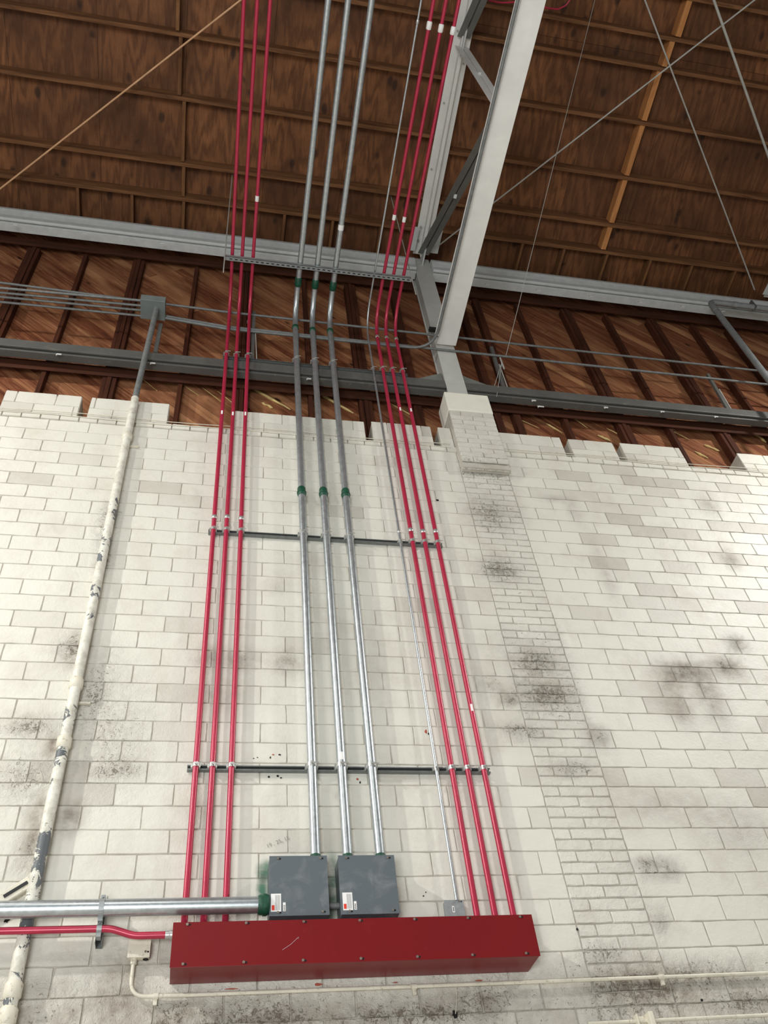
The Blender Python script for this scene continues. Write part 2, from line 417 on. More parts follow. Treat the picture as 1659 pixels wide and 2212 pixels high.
# solid masonry behind the faces
def solid(a, b):
    n0 = len(wbm.verts); add_box(wbm, a, b); wbm.verts.ensure_lookup_table()
    for v in wbm.verts[n0:]: v[L_t] = .5; v[L_d] = .15; v[L_p] = .3; v[L_j] = 0.5
solid((XL, .009, 1.9), (XR, .235, ZB1))
for a, b in segs: solid((a, .009, ZB1), (b, .235, ZT - .01))
wall = struct(finish('wall_back', wbm, M['wall']))
# pencil note
def text_mesh(name, body, size, loc, mat, parent, rot=(math.pi / 2, 0, 0), yscale=1.0):
    cu = bpy.data.curves.new(name, 'FONT'); cu.body = body; cu.size = size
    tmp = bpy.data.objects.new(name, cu); C.objects.link(tmp)
    dg = bpy.context.evaluated_depsgraph_get(); me = bpy.data.meshes.new_from_object(tmp.evaluated_get(dg))
    bpy.data.objects.remove(tmp); me.materials.clear(); me.materials.append(mat)
    o = bpy.data.objects.new(name, me); C.objects.link(o)
    from mathutils import Euler
    mt = Matrix.Translation(Vector(loc)) @ Euler(rot).to_matrix().to_4x4()
    me.transform(mt)
    o.parent = parent
    if parent is not None: o.matrix_parent_inverse = Matrix.Translation(-Vector(parent_world(parent)))
    return o
w = aty(577, 1832, -.004)
text_mesh('pencil_writing', '19 , 25, 12', .042, (w.x, -.0045, w.z), M['pencil'], wall, rot=(math.pi / 2, math.radians(-22), 0))
# green overspray left of the gray boxes, and small paint chips
def blob(px, py, rx, rz, mat, name, y=-.004, n=14, rot=0.0):
    w = aty(px, py, y); bm = bmesh.new(); vv = []
    for i in range(n):
        a = 2 * math.pi * i / n; r_ = random.uniform(.55, 1.0)
        u, v = math.cos(a) * rx * r_, math.sin(a) * rz * r_
        vv.append((w.x + u * math.cos(rot) - v * math.sin(rot), w.z + u * math.sin(rot) + v * math.cos(rot)))
    f0 = [bm.verts.new((p[0], y, p[1])) for p in vv]; f1 = [bm.verts.new((p[0], y + .003, p[1])) for p in vv]
    bm.faces.new(f0[::-1]) if False else bm.faces.new(f0)
    for i in range(n): j = (i + 1) % n; bm.faces.new((f0[i], f0[j], f1[j], f1[i]))
    bmesh.ops.recalc_face_normals(bm, faces=bm.faces)
    return finish(name, bm, mat, wall)
for (px, py, rx, rz, m) in [(590, 1630, .012, .006, 'brass'), (604, 1630, .012, .008, 'hole'), (584, 1636, .006, .012, 'hole'), (548, 1638, .006, .005, 'hole'), (556, 1636, .006, .005, 'hole'),
                            (581, 1678, .01, .01, 'hole'), (600, 1676, .012, .012, 'hole'), (607, 1680, .01, .006, 'hole'), (772, 1683, .012, .012, 'brass'), (778, 1690, .008, .012, 'hole'),
                            (920, 1580, .012, .03, 'brass'), (926, 1585, .008, .015, 'hole'), (1516, 2160, .012, .01, 'hole'), (15, 1987, .022, .022, 'hole'), (983, 2192, .02, .03, 'hole'),
                            (1247, 2007, .01, .012, 'hole'), (945, 1080, .02, .02, 'hole'), (915, 1935, .006, .006, 'hole'), (920, 1927, .006, .006, 'hole'),
                            (687, 2127, .035, .012, 'brass'), (500, 2136, .05, .005, 'brass'), (855, 2122, .02, .005, 'brass'), (1035, 2118, .03, .005, 'brass')]:
    blob(px, py, rx, rz, M[m], 'paint_chip')
def mist():
    t = NT('green_spray_mist'); t.set(.6, 0, srgb(70, 120, 96))
    f = t.noise(5, 4, .6)
    tc = t.n('ShaderNodeTexCoord'); g = t.n('ShaderNodeTexGradient', gradient_type='SPHERICAL'); mp = t.n('ShaderNodeMapping')
    mp.inputs['Location'].default_value = (-1, -1, -1); mp.inputs['Scale'].default_value = (2, 2, 2)
    t.l(tc.outputs['Generated'], mp.inputs[0])
    mp.inputs['Location'].default_value = (-1, 0, -1); mp.inputs['Scale'].default_value = (2, 0, 2)
    t.l(mp.outputs[0], g.inputs[0])
    a = t.math('MULTIPLY', g.outputs['Fac'], t.ramp(f, [(.35, BW(0)), (.6, BW(1.0))]), True); t.l(a, t.b.inputs['Alpha']); return t.m
M['mist'] = mist()
for (px, py, sx, sz) in [(566, 1925, .05, .16), (575, 1880, .09, .10), (720, 1890, .09, .2), (722, 1960, .09, .14)]:
    w = aty(px, py, -.006); bm = bmesh.new(); vv = [bm.verts.new((w.x + a * sx, -.006, w.z + b * sz)) for a, b in ((-1, -1), (1, -1), (1, 1), (-1, 1))]; bm.faces.new(vv); finish('green_overspray', bm, M['mist'], wall)

struct(boxo('floor', (-25, -28, -.1), (25, .2, 0), M['floor']))
# projecting brick pilaster head
ph = thing('pilaster_head', 'cream brick pilaster head standing above the wall under the steel column', 'pilaster', (3.0, 0, 9.1))
PY = -0.10
old = wbm = bmesh.new()
L_t = wbm.verts.layers.float.new('tint'); L_d = wbm.verts.layers.float.new('dirt'); L_p = wbm.verts.layers.float.new('peel'); L_j = wbm.verts.layers.float.new('joint')
ZP0, ZC, ZPT = 9.10, 10.22, 10.62
nb = 12; hp = (ZC - ZP0) / nb
for i in range(nb):
    a = ZP0 + i * hp; bp = (PX1 - PX0) / 2; x = PX0 - (bp / 2 if i % 2 else 0)
    yy = PY + (0.03 if i < 1 else -.012 if i < 3 else 0)
    while x < PX1 - .01:
        brick(max(x, PX0), min(x + bp, PX1), a, a + hp, random.uniform(0, .15), y=yy, g=.006, back=.014, step=.04, pj=.35); x += bp
solid((PX0 + .004, PY + .012, ZP0 + .01), (PX1 - .004, -.014, ZC)); solid((PX0 + .004, -.014, ZB1 + .01), (PX1 - .004, .235, ZC))
finish('brick_courses', wbm, M['wall'], ph)
bm = bmesh.new(); add_box(bm, (PX0 - .004, PY - .004, ZC), (PX1 + .004, .235, ZPT)); finish('concrete_cap', bm, M['capping'], ph, False, .012)

# ------------------------------------------------------------------ wood stud wall above
def clip(poly, x0, x1, z0, z1):
    for ax, lim, s in ((0, x0, 1), (0, x1, -1), (1, z0, 1), (1, z1, -1)):
        out = []
        for i in range(len(poly)):
            a, b = poly[i], poly[(i + 1) % len(poly)]; da, db = (a[ax] - lim) * s, (b[ax] - lim) * s
            if da >= 0: out.append(a)
            if da * db < 0: t_ = da / (da - db); out.append((a[0] + (b[0] - a[0]) * t_, a[1] + (b[1] - a[1]) * t_))
        poly = out
        if not poly: return []
    return poly
YS = 0.38
bm = bmesh.new(); lt = bm.verts.layers.float.new('tint')
d = Vector((1, -1)).normalized(); nrm = Vector((1, 1)).normalized()
wdt = .145; s = -34.0
while s < 78:
    t0, t1 = s * wdt, (s + 1) * wdt - .006; base = Vector((0, 10)) ; s += 1
    c0 = base + nrm * t0; c1 = base + nrm * t1
    # boards butt at random stations
    u = -16 + random.uniform(0, 2)
    while u < 16:
        ln = random.uniform(3.5, 7); uu = u + ln
        poly = [tuple(c0 + d * u), tuple(c0 + d * (uu - .006)), tuple(c1 + d * (uu - .006)), tuple(c1 + d * u)]
        u = uu
        poly = clip(poly, -5.0, 9.9, 9.3, 14.93)
        if len(poly) < 3: continue
        tv = max(0, min(1, random.gauss(.3, .24))); yj = random.uniform(-.004, .004)
        f0 = [bm.verts.new((p[0], YS + yj, p[1])) for p in poly]; f1 = [bm.verts.new((p[0], YS + .02, p[1])) for p in poly]
        for v in f0 + f1: v[lt] = tv
        bm.faces.new(f0); n = len(poly)
        for i in range(n): j = (i + 1) % n; bm.faces.new((f0[i], f0[j], f1[j], f1[i]))
bmesh.ops.recalc_face_normals(bm, faces=bm.faces)
# grain along the boards: build the mesh in a frame turned by 45 degrees so object X follows the boards
rotm = Matrix.Rotation(math.radians(45), 4, 'Y')
bm.transform(rotm.inverted())
o = finish('wall_upper', bm, M['plank']); o.matrix_world = rotm; struct(o)
struct(boxo('wall_upper_backing', (-5.0, YS + .024, 9.0), (9.9, YS + .1, 15.0), M['backing']))  # unseen dark slab added to stop light leaking through the board gaps
stud_x = [(-2.95, .17), (-2.22, .055), (-1.45, .17), (-.60, .055), (.16, .17), (1.04, .055), (1.76, .17), (2.46, .10), (3.55, .10), (3.83, .10), (4.53, .06), (5.38, .17), (6.09, .06), (6.92, .17), (7.68, .06), (8.4, .17)]
ordw = ['first', 'second', 'third', 'fourth', 'fifth', 'sixth', 'seventh', 'eighth', 'ninth', 'tenth', 'eleventh', 'twelfth', 'thirteenth', 'fourteenth', 'fifteenth', 'sixteenth']
for i, (x, wd) in enumerate(stud_x):
    thick = wd > .12
    bm = bmesh.new()
    if thick:
        for s_ in (-1, 0, 1): add_box(bm, (x + s_ * wd / 3 - wd / 6 + .002, .245 + abs(s_) * .015, 9.3), (x + s_ * wd / 3 + wd / 6 - .002, YS - .008, 14.0))
    else: add_box(bm, (x - wd / 2, .26, 9.3), (x + wd / 2, YS - .008, 14.0))
    o = finish('wall_stud', bm, M['stud'], None, False, .004, 1)
    side = 'left of' if x < 2.9 else 'right of'
    cnt = sorted([q for q, _ in stud_x if (q < 2.9) == (x < 2.9)], key=lambda q: abs(q - 2.9)).index(x)
    tag(o, '%s red-brown wooden wall stud, %s one %s the steel column' % ('thick built-up' if thick else 'thin', ordw[cnt], side), 'stud', 'studs of the upper wooden wall')
for (x0, x1, z0, z1, y0, t_) in [(-5, 2.78, 14.0, 14.17, .22, 'red-brown header plank under the upper steel beam, left bay'), (3.1, 9.9, 14.0, 14.17, .22, 'red-brown header plank under the upper steel beam, right bay'),
                             (-5, 2.78, 10.78, 10.98, .24, 'dark wooden girt running behind the lower steel beam, left bay'), (3.1, 9.9, 10.78, 10.98, .24, 'dark wooden girt running behind the lower steel beam, right bay')]:
    bm = bmesh.new(); add_box(bm, (x0, y0 - .01, z0), (x1, .244, z1)); tag(finish('wall_girt', bm, M['plate'], None, False, .004, 1), t_, 'plank')
for (x0, x1, t_) in [(-5, 2.78, 'dark wooden ledger between roof and wall, left bay'), (3.1, 9.9, 'dark wooden ledger between roof and wall, right bay')]:
    bm = bmesh.new(); add_box(bm, (x0, .06, 14.62), (x1, .24, 14.80)); tag(finish('roof_ledger', bm, M['plate'], None, False, .004, 1), t_, 'ledger')

# ------------------------------------------------------------------ roof
ZR = 15.0
bm = bmesh.new(); lt = bm.verts.layers.float.new('tint')
px_ = onp(396, 290, ZR - .2).x; xs = []; x = px_ - 1.22 * 4
while x < 11.5: xs.append(x); x += 1.22
ys = [.46, -.93, -3.37, -5.81, -8.25, -10.7]
for i in range(len(xs) - 1):
    for j in range(len(ys) - 1):
        a, b = xs[i] + .002, xs[i + 1] - .002; y0, y1 = ys[j] - .002, ys[j + 1] + .002
        tv = random.choice([0, .1, .3, .5]) * random.uniform(.6, 1.0)
        vv = [bm.verts.new((p, q, ZR - SL * q + h)) for h in (0, .02) for p, q in ((a, y0), (b, y0), (b, y1), (a, y1))]
        for v in vv: v[lt] = tv
        for f in ((0, 3, 2, 1), (4, 5, 6, 7), (0, 1, 5, 4), (1, 2, 6, 5), (2, 3, 7, 6), (3, 0, 4, 7)): bm.faces.new([vv[q] for q in f])
bmesh.ops.recalc_face_normals(bm, faces=bm.faces)
struct(finish('ceiling', bm, M['ply']))
bm = bmesh.new(); vv = [bm.verts.new((p, q, ZR - SL * q + h)) for h in (.026, .08) for p, q in ((xs[0], .5), (xs[-1], .5), (xs[-1], -10.7), (xs[0], -10.7))]
for f in ((0, 3, 2, 1), (4, 5, 6, 7), (0, 1, 5, 4), (1, 2, 6, 5), (2, 3, 7, 6), (3, 0, 4, 7)): bm.faces.new([vv[q] for q in f])
struct(finish('ceiling_deck', bm, M['backing']))
PD = .22; PB = ZR - PD                        # purlin depth
left_p = [onp(400, y, PB).y for y in (432, 357, 215, 77, -60)]
right_p = [onp(1300, y, PB).y for y in (545, 485, 378, 253, 128, 57, -40)]
while left_p[-1] > -8.6: left_p.append(left_p[-1] - .95)
while right_p[-1] > -8.6: right_p.append(right_p[-1] - .95)
def purlin(x0, x1, y, label, grp):
    bm = bmesh.new(); zc = ZR - PD / 2 - SL * y; add_bar(bm, (x0, y, zc - .003), (x1, y, zc - .003), .055, PD - .006)
    tag(finish('roof_purlin', bm, M['purlin'], None, False, .004, 1), label, 'purlin', grp)
for i, y in enumerate(left_p): purlin(-5.2, 2.93, y, 'brown roof purlin, %s one out from the wall, left of the truss' % ordw[i], 'roof purlins left of the truss')
for i, y in enumerate(right_p): purlin(2.97, 9.9, y, 'brown roof purlin, %s one out from the wall, right of the truss' % ordw[i], 'roof purlins right of the truss')
def blocking(px, py, ya, yb, m, label, grp, wd=.045):
    p = onp(px, py, PB + .02); bm = bmesh.new()
    z = lambda y: ZR - .105 - SL * y
    add_bar(bm, (p.x, ya - .03, z(ya - .03)), (p.x, yb + .03, z(yb + .03)), wd, .19)
    tag(finish('roof_blocking', bm, M[m], None, False, .004, 1), label, 'blocking', grp)
lp = left_p; rp = right_p; YW = .24
for k, (x, y) in enumerate([(396, 395), (396, 290), (389, 145), (384, 30)]):
    blocking(x, y, lp[k], lp[k + 1], 'block', 'brown blocking piece between purlins above the left conduits, %s out from the wall row' % ordw[k], 'blocking line left', .05)
for k, (x, y) in enumerate([(1310, 518), (1338, 430), (1373, 320), (1408, 210), (1444, 118), (1478, 40)]):
    blocking(x, y, rp[k], rp[k + 1], 'blocknew', 'pale orange blocking piece in the right bay, %s out from the wall row' % ordw[k], 'pale blocking line right', .085)
for k, (x, y) in enumerate([(168, 432), (285, 450), (396, 465), (612, 497), (715, 512), (818, 525)]):
    blocking(x, y, YW, lp[0], 'block', 'short brown blocking above the upper beam, %s from the left edge' % ordw[k], 'short blocking along the wall')
for k, (x, y) in enumerate([(1118, 572), (1205, 590), (1298, 596), (1392, 603), (1482, 612), (1575, 622)]):
    blocking(x, y, YW, rp[0], 'block', 'short brown blocking above the right upper beam, %s right of the truss' % ordw[k], 'short blocking along the wall')

# ------------------------------------------------------------------ steel frame
XT = 2.945
def steel_column(X, label):
    t = thing('steel_column', label, 'column', (X, 0, 10.62))
    bm = bmesh.new(); add_box(bm, (X - .135, -.004, 10.63), (X + .135, .014, 14.66)); add_box(bm, (X - .135, .18, 10.63), (X + .135, .2, 14.66))
    add_box(bm, (X - .12, .013, 10.63), (X + .12, .181, 14.66)); finish('column_shaft', bm, M['column'], t, False, .004)
    for s_ in (-1, 1):
        bm = bmesh.new(); xx = X + s_ * .136
        vv = [(xx, 11.0), (xx + s_ * .42, 11.06), (xx + s_ * .42, 11.075), (xx, 11.30)]
        a = [bm.verts.new((p[0], .05, p[1])) for p in vv]; b = [bm.verts.new((p[0], .062, p[1])) for p in vv]
        bm.faces.new(a); bm.faces.new(b[::-1])
        for i in range(4): j = (i + 1) % 4; bm.faces.new((a[i], b[i], b[j], a[j]))
        bmesh.ops.recalc_face_normals(bm, faces=bm.faces); finish('gusset_plate', bm, M['web'], t)
    return t
c2 = aty(1655, 640, -.05); XT2 = c2.x + .05
steel_column(XT, 'gray steel column on top of the brick pilaster head')
steel_column(XT2, 'gray steel column of the next truss at the far right edge')
ZCH = 11.88
def truss(X, label):
    t = thing('roof_truss', label, 'truss', (X, -.06, ZCH))
    bm = bmesh.new()
    y0, y1 = -.055, -9.5
    add_box(bm, (X - .138, y1, ZCH), (X + .138, y0, ZCH + .018)); add_box(bm, (X - .008, y1, ZCH + .018), (X + .008, y0, ZCH + .22)); add_box(bm, (X - .138, y1, ZCH + .22), (X + .138, y0, ZCH + .238))
    finish('bottom_chord', bm, M['steel'], t, False, .003)
    zt = lambda y: 14.62 - SL * y
    bm = bmesh.new(); pa, pb = Vector((X, -.055, zt(-.055) + .09)), Vector((X, y1, zt(y1) + .09))
    add_bar(bm, pa, pb, .27, .02); add_bar(bm, pa - Vector((0, 0, .065)), pb - Vector((0, 0, .065)), .055, .115)
    finish('top_chord', bm, M['steel'], t, False, .012)
    # node stations read along the chords
    n0 = Vector((X, -.16, 14.52)); nb1 = atz(1066, 232, ZCH + .2).y; nt1 = onp(998, 60, 14.6).y
    dy = nt1 - nb1; dl = nb1 + .16
    nodes = [(n0, 0), (Vector((X, nb1 + .12, ZCH + .27)), 1), (Vector((X, nt1 + .12, zt(nt1) - .01)), 0), (Vector((X, nt1 + dl, ZCH + .27)), 1), (Vector((X, nt1 + dl + dy, zt(nt1 + dl + dy))), 0), (Vector((X, nt1 + 2 * dl + dy, ZCH + .27)), 1)]
    for k in range(len(nodes) - 1):
        a, b = nodes[k][0], nodes[k + 1][0]
        if k == 1: b = b + Vector((0, .12, 0)); a = a - Vector((0, .12, 0))
        if k % 2 == 0: a = a.copy()
        bm = bmesh.new()
        for s_ in (-1, 1):
            add_bar(bm, a, b, .085, .012, (0, 0, 1), (s_ * .052, 0)); add_bar(bm, a, b, .010, .08, (0, 0, 1), (s_ * .014, .04))
        finish('web_member', bm, M['web'] if k % 2 == 0 else M['steel'], t, False, .002, 1)
        mid = a.lerp(b, .5); boxo('spacer_plate', mid - Vector((.02, .03, .03)), mid + Vector((.02, .03, .03)), M['steelup'], t)
    for (q, low) in nodes[:5]:
        bm = bmesh.new(); c_ = q + Vector((0, 0, -.02 if low else .02)); add_box(bm, c_ - Vector((.012, .24, .12)), c_ + Vector((.012, .24, .10)))
        finish('gusset_plate', bm, M['steelup'], t, False, .003)
    # plates either side of the top node with bolts
    for s_ in (-1, 1):
        bm = bmesh.new(); add_box(bm, (X + s_ * .13, -.55, 14.60), (X + s_ * .25, -.15, 14.612)) if s_ > 0 else add_box(bm, (X - .25, -.55, 14.60), (X - .13, -.15, 14.612))
        finish('brace_plate', bm, M['steelup'], t, False, .003)
        for by in (-.28, -.5):
            bm = bmesh.new(); add_tube(bm, [(X + s_ * .085, by, zt(by) + .075), (X + s_ * .085, by, zt(by) + .05)], .02, 8); finish('bolt', bm, M['rod'], t)
    for by, bx in ((-1.4, -.09), (-2.35, -.09), (-3.3, -.09), (-2.9, .09)):
        bm = bmesh.new(); add_tube(bm, [(X + bx, by, zt(by) + .08), (X + bx, by, zt(by) + .06)], .014, 8); finish('bolt', bm, M['rod'], t)
    return t
truss(XT, 'gray painted steel roof truss running out over the camera from the column')
truss(XT2, 'gray steel roof truss at the far right edge, mostly out of the frame')
def beam(name, x0, x1, kind, label):
    bm = bmesh.new()
    if kind == 'low':
        add_box(bm, (x0, .004, 10.895), (x1, .032, 11.05)); add_box(bm, (x0, .046, 10.865), (x1, .15, 11.06)); add_box(bm, (x0, .03, 11.0), (x1, .05, 11.045))
        o = finish(name, bm, M['dark'], None, False, .006)
    else:
        prof = [(.12, 14.14), (-.015, 14.14), (-.015, 14.30), (-.032, 14.30), (-.032, 14.16), (-.06, 14.16), (-.075, 14.18), (-.07, 14.28), (-.085, 14.36), (-.10, 14.42), (-.085, 14.50), (-.03, 14.54), (.12, 14.54)]
        A_ = [bm.verts.new((x0, p[0], p[1])) for p in prof]; B_ = [bm.verts.new((x1, p[0], p[1])) for p in prof]
        bm.faces.new(A_[::-1]); bm.faces.new(B_)
        for i in range(len(prof)): j = (i + 1) % len(prof); bm.faces.new((A_[i], A_[j], B_[j], B_[i]))
        bmesh.ops.recalc_face_normals(bm, faces=bm.faces)
        o = finish(name, bm, M['steelup'], None, False, .006, 2)
    return tag(o, label, 'beam')
lb = beam('steel_beam', -5.2, XT - .137, 'low', 'dark gray steel beam above the wall top, left of the column')
rb = beam('steel_beam', XT + .137, XT2 - .137, 'low', 'dark gray steel beam above the wall top, right of the column')
lu = beam('eave_beam', -5.2, XT - .137, 'up', 'light gray eave beam at the roof edge, left of the column')
ru = beam('eave_beam', XT + .137, XT2 - .137, 'up', 'light gray eave beam at the roof edge, right of the column')
def wclip(par, px, py, Y, w=.06):
    p = aty(px, py, Y); bm = bmesh.new(); add_box(bm, p - Vector((w / 2, .004, .008)), p + Vector((w / 2, .006, .008))); add_box(bm, p - Vector((w / 2, .004, .025)), p - Vector((w / 2 - .012, -.006, 0)))
    o = finish('metal_clip', bm, M['clip'], par)
    return lab(o, 'small bright metal clip in the beam groove')
for x in (127, 330): wclip(lb, x, 767 + (x - 127) * .095 - 2, .0)
wclip(lb, 667, 818, .0)
for x, y in ((1153, 865), (1309, 880), (1431, 889), (1547, 900)): wclip(rb, x, y, .0)
wclip(rb, 1168, 878, .0, .09)
for x, y in ((32, 485), (182, 504), (350, 525), (517, 547)): wclip(lu, x, y, -.09, .07)
for x, y in ((1052, 614), (1163, 627), (1277, 640), (1383, 652), (1475, 662), (1562, 672)): wclip(ru, x, y, -.09, .07)

# ------------------------------------------------------------------ struts, trapeze and conduits
def strut(label, x0, x1, yb, z, holes=False, depth=.041):
    t = thing('strut_channel', label, 'strut', ((x0 + x1) / 2, yb, z))
    bm = bmesh.new(); h = .0205; th = .003
    y0, y1 = yb, yb - depth
    add_box(bm, (x0, y0 - th, z - h), (x1, y0, z + h)); add_box(bm, (x0, y1, z - h), (x1, y0 - th, z - h + th)); add_box(bm, (x0, y1, z + h - th), (x1, y0 - th, z + h))
    add_box(bm, (x0, y1, z - h + th), (x1, y1 + th, z - .011)); add_box(bm, (x0, y1, z + .011), (x1, y1 + th, z + h - th))
    finish('channel', bm, M['strut'], t)
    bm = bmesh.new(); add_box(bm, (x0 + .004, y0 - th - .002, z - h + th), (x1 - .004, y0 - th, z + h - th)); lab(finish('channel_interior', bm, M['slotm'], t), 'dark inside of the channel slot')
    return t
Z1s = aty(731, 1662, -.03).z; Z2s = aty(703, 1163, -.03).z
xl1, xr1 = aty(404, 1662, -.04).x, aty(1059, 1664, -.04).x; xl2, xr2 = aty(450, 1148, -.04).x, aty(956, 1178, -.04).x
s1 = strut('gray strut channel on the wall, the lower of the two behind the conduits', xl1, xr1, 0, Z1s)
s2 = strut('gray strut channel on the wall, the upper of the two behind the conduits', xl2, xr2, 0, Z2s)
p3 = aty(482, 772, 0.0); p3r = aty(880, 810, 0.0); Z3s = (p3.z + p3r.z) / 2
s3 = strut('gray strut channel fixed along the top of the lower steel beam', p3.x, p3r.x, .03, Z3s)
# conduits: x at wall, x far, radius
RD = .0225; RG = .037; RT = .013
def cy_(r): return -(.041 + .004 + r)
ZBEND = 12.24; YF = -9.5
wallx = {}
specs = []
def xw(px, py, r): return aty(px, py, cy_(r)).x
for nm, a, b, r, col in [('L1', (423, 1655), (527, 0), RD, 'red'), ('L2', (459, 1655), (556, 0), RD, 'red'), ('L3', (500, 1655), (584, 0), RD, 'red'),
                         ('M1', (674, 1655), (709, 0), RG, 'galv'), ('M2', (738, 1655), (752, 0), RG, 'galv'), ('M3', (803, 1655), (803, 0), RG, 'galv'),
                         ('T', (942, 1660), (910, 0), RT, 'galv'),
                         ('R1', (976, 1662), (937, 0), RD, 'red'), ('R2', (1010, 1662), (964, 0), RD, 'red'), ('R3', (1045, 1662), (992, 0), RD, 'red')]:
    x0 = xw(*a, r); pe = onp(b[0], b[1], ZBEND); specs.append([nm, x0, pe, r, col])
BOXTOP = {'red': 3.955, 'M': 4.395}
def conduit(nm, x0, pe, r, col, label, grp, zb):
    y = cy_(r); ang = math.atan(SL)
    ztop = ZBEND + SL * y * -1
    # bend corner
    corner = Vector((x0, y, ZBEND - SL * y))
    far = pe; dirv = (far - corner); farther = corner + dirv * (abs(YF) / abs(dirv.y))
    t = thing('conduit', label, 'conduit', (x0, y, zb), grp)
    m = M[col]
    if nm == 'T': m = M['galv']
    rad = .46
    tube('pipe', [(x0, y, zb), corner, farther], r, m, t, 18, rad)
    def along(px, py):     # nearest place on the run for a pixel
        p = aty(px, py, y)
        if p.z < ZBEND - .35: return Vector((x0, y, p.z)), Vector((0, 0, 1))
        q = onp(px, py, ZBEND); s_ = (q.y - corner.y) / (farther.y - corner.y)
        return corner.lerp(farther, s_), (farther - corner).normalized()
    def band(name, px, py, ln, rr, mat, label=None):
        c_, d_ = along(px, py); bm = bmesh.new()
        add_tube(bm, [c_ - d_ * ln / 2, c_ - d_ * ln / 2 * .8, c_ + d_ * ln / 2 * .8, c_ + d_ * ln / 2], [r + .0008, r + rr, r + rr, r + .0008], 18)
        o = finish(name, bm, M[mat], t, True)
        if label: lab(o, label)
        return o
    def strap(z, yb=None):
        bm = bmesh.new(); add_tube(bm, [(x0, y, z - .017), (x0, y, z + .017)], r + .003, 18)
        add_box(bm, (x0 - r - .016, y + .002, z - .015), (x0 - r, y + r + .012, z + .015)); add_box(bm, (x0 + r, y + .002, z - .015), (x0 + r + .012, y + r + .012, z + .015))
        add_box(bm, (x0 + r * .2, y - r - .016, z - .012), (x0 + r * .2 + .006, y - r, z + .012)); add_tube(bm, [(x0 - .012, y - r - .01, z), (x0 + .05, y - r - .01, z)], .004, 8)
        o = finish('pipe_strap', bm, M['silver'], t, False); lab(o, 'zinc strap holding the conduit to the strut')
    return t, band, strap
near = {}
names = {'L1': ('red painted conduit, leftmost of the left trio above the red box', 'left trio of red conduits'), 'L2': ('red painted conduit, middle of the left trio above the red box', 'left trio of red conduits'),
         'L3': ('red painted conduit, rightmost of the left trio above the red box', 'left trio of red conduits'),
         'M1': ('thick galvanized conduit rising from the left gray box', 'thick galvanized conduits'), 'M2': ('thick galvanized conduit rising from the left end of the right gray box', 'thick galvanized conduits'),
         'M3': ('thick galvanized conduit rising from the right end of the right gray box', 'thick galvanized conduits'), 'T': ('thin galvanized conduit rising from the small square box', None),
         'R1': ('red painted conduit, leftmost of the right trio above the red box', 'right trio of red conduits'), 'R2': ('red painted conduit, middle of the right trio above the red box', 'right trio of red conduits'),
         'R3': ('red painted conduit, rightmost of the right trio beside the truss', 'right trio of red conduits')}
cpl = {'L1': [(461, 1118, 0), (491, 690, 0)], 'L2': [(489, 1118, 0), (514, 692, 0)], 'L3': [(519, 1121, 0), (533, 695, 0)],
       'R1': [(884, 1146, 0), (814, 728, 0), (927, 55, 1)], 'R2': [(912, 1149, 0), (836, 730, 0), (952, 61, 1)], 'R3': [(938, 1149, 0), (857, 733, 0), (977, 66, 1)],
       'T': [(858, 1148, 0), (905, 48, 0)]}
tape = {'M1': [(651, 1063), (639, 608), (637, 708)], 'M2': [(696, 1065), (679, 613), (672, 714)], 'M3': [(744, 1067), (715, 617), (709, 716)]}
tags_ = {'L1': [(476, 890)], 'L2': [(502, 893)], 'L3': [(550, 428), (526, 893)], 'R1': [(850, 469)], 'R2': [(862, 883), (875, 474)], 'R3': [(884, 885), (1018, 1528)], 'M2': [(736, 1632)], 'M3': [(730, 490)]}
for nm, x0, pe, r, col in specs:
    zb = 4.401 if nm[0] == 'M' else (4.13 if nm == 'T' else 3.93)
    t, band, strap = conduit(nm, x0, pe, r, col, names[nm][0], names[nm][1], zb)
    for (a, b, big) in cpl.get(nm, []):
        band('coupling', a, b, .09 if big else .05, .005 if not big else .009, 'silver' if not big else 'white', 'silver coupling ring' if not big else 'white coupling sleeve')
    for (a, b) in tape.get(nm, []):
        for q in (-1, 0, 1): pass
        band('coating_wrap', a, b, .13 if b < 650 or b > 1000 else .07, .008, 'green', 'dark green coated joint')
        if b < 650 or b > 1000: band('coating_ring', a, b + 2, .02, .013, 'green')
    if nm[0] == 'M':
        bm = bmesh.new(); y = cy_(r); add_tube(bm, [(x0, y, 4.402), (x0, y, 4.425), (x0, y, 4.44), (x0, y, 4.46)], [r + .012, r + .012, r + .004, r + .001], 18)
        lab(finish('box_connector', bm, M['green'], t, True), 'dark green coated connector')
    for (a, b) in tags_.get(nm, []):
        y = cy_(r); p = aty(a, b, y - r)
        if p.z < 11.6:
            bm = bmesh.new(); an0 = -2.1; ring = []
            for zz in (p.z - .035, p.z + .035): ring.append([bm.verts.new((x0 + math.cos(an0 + k * .18) * (r + .001), y + math.sin(an0 + k * .18) * (r + .001), zz)) for k in range(6)])
            for k in range(5): bm.faces.new((ring[0][k], ring[0][k + 1], ring[1][k + 1], ring[1][k]))
            lab(finish('sticker', bm, M['white'], t), 'small white sticker on the pipe')
        else: band('sticker', a, b, .07, .0015, 'white', 'small white sticker on the pipe')
    for z in (Z1s, Z2s, Z3s): strap(z)
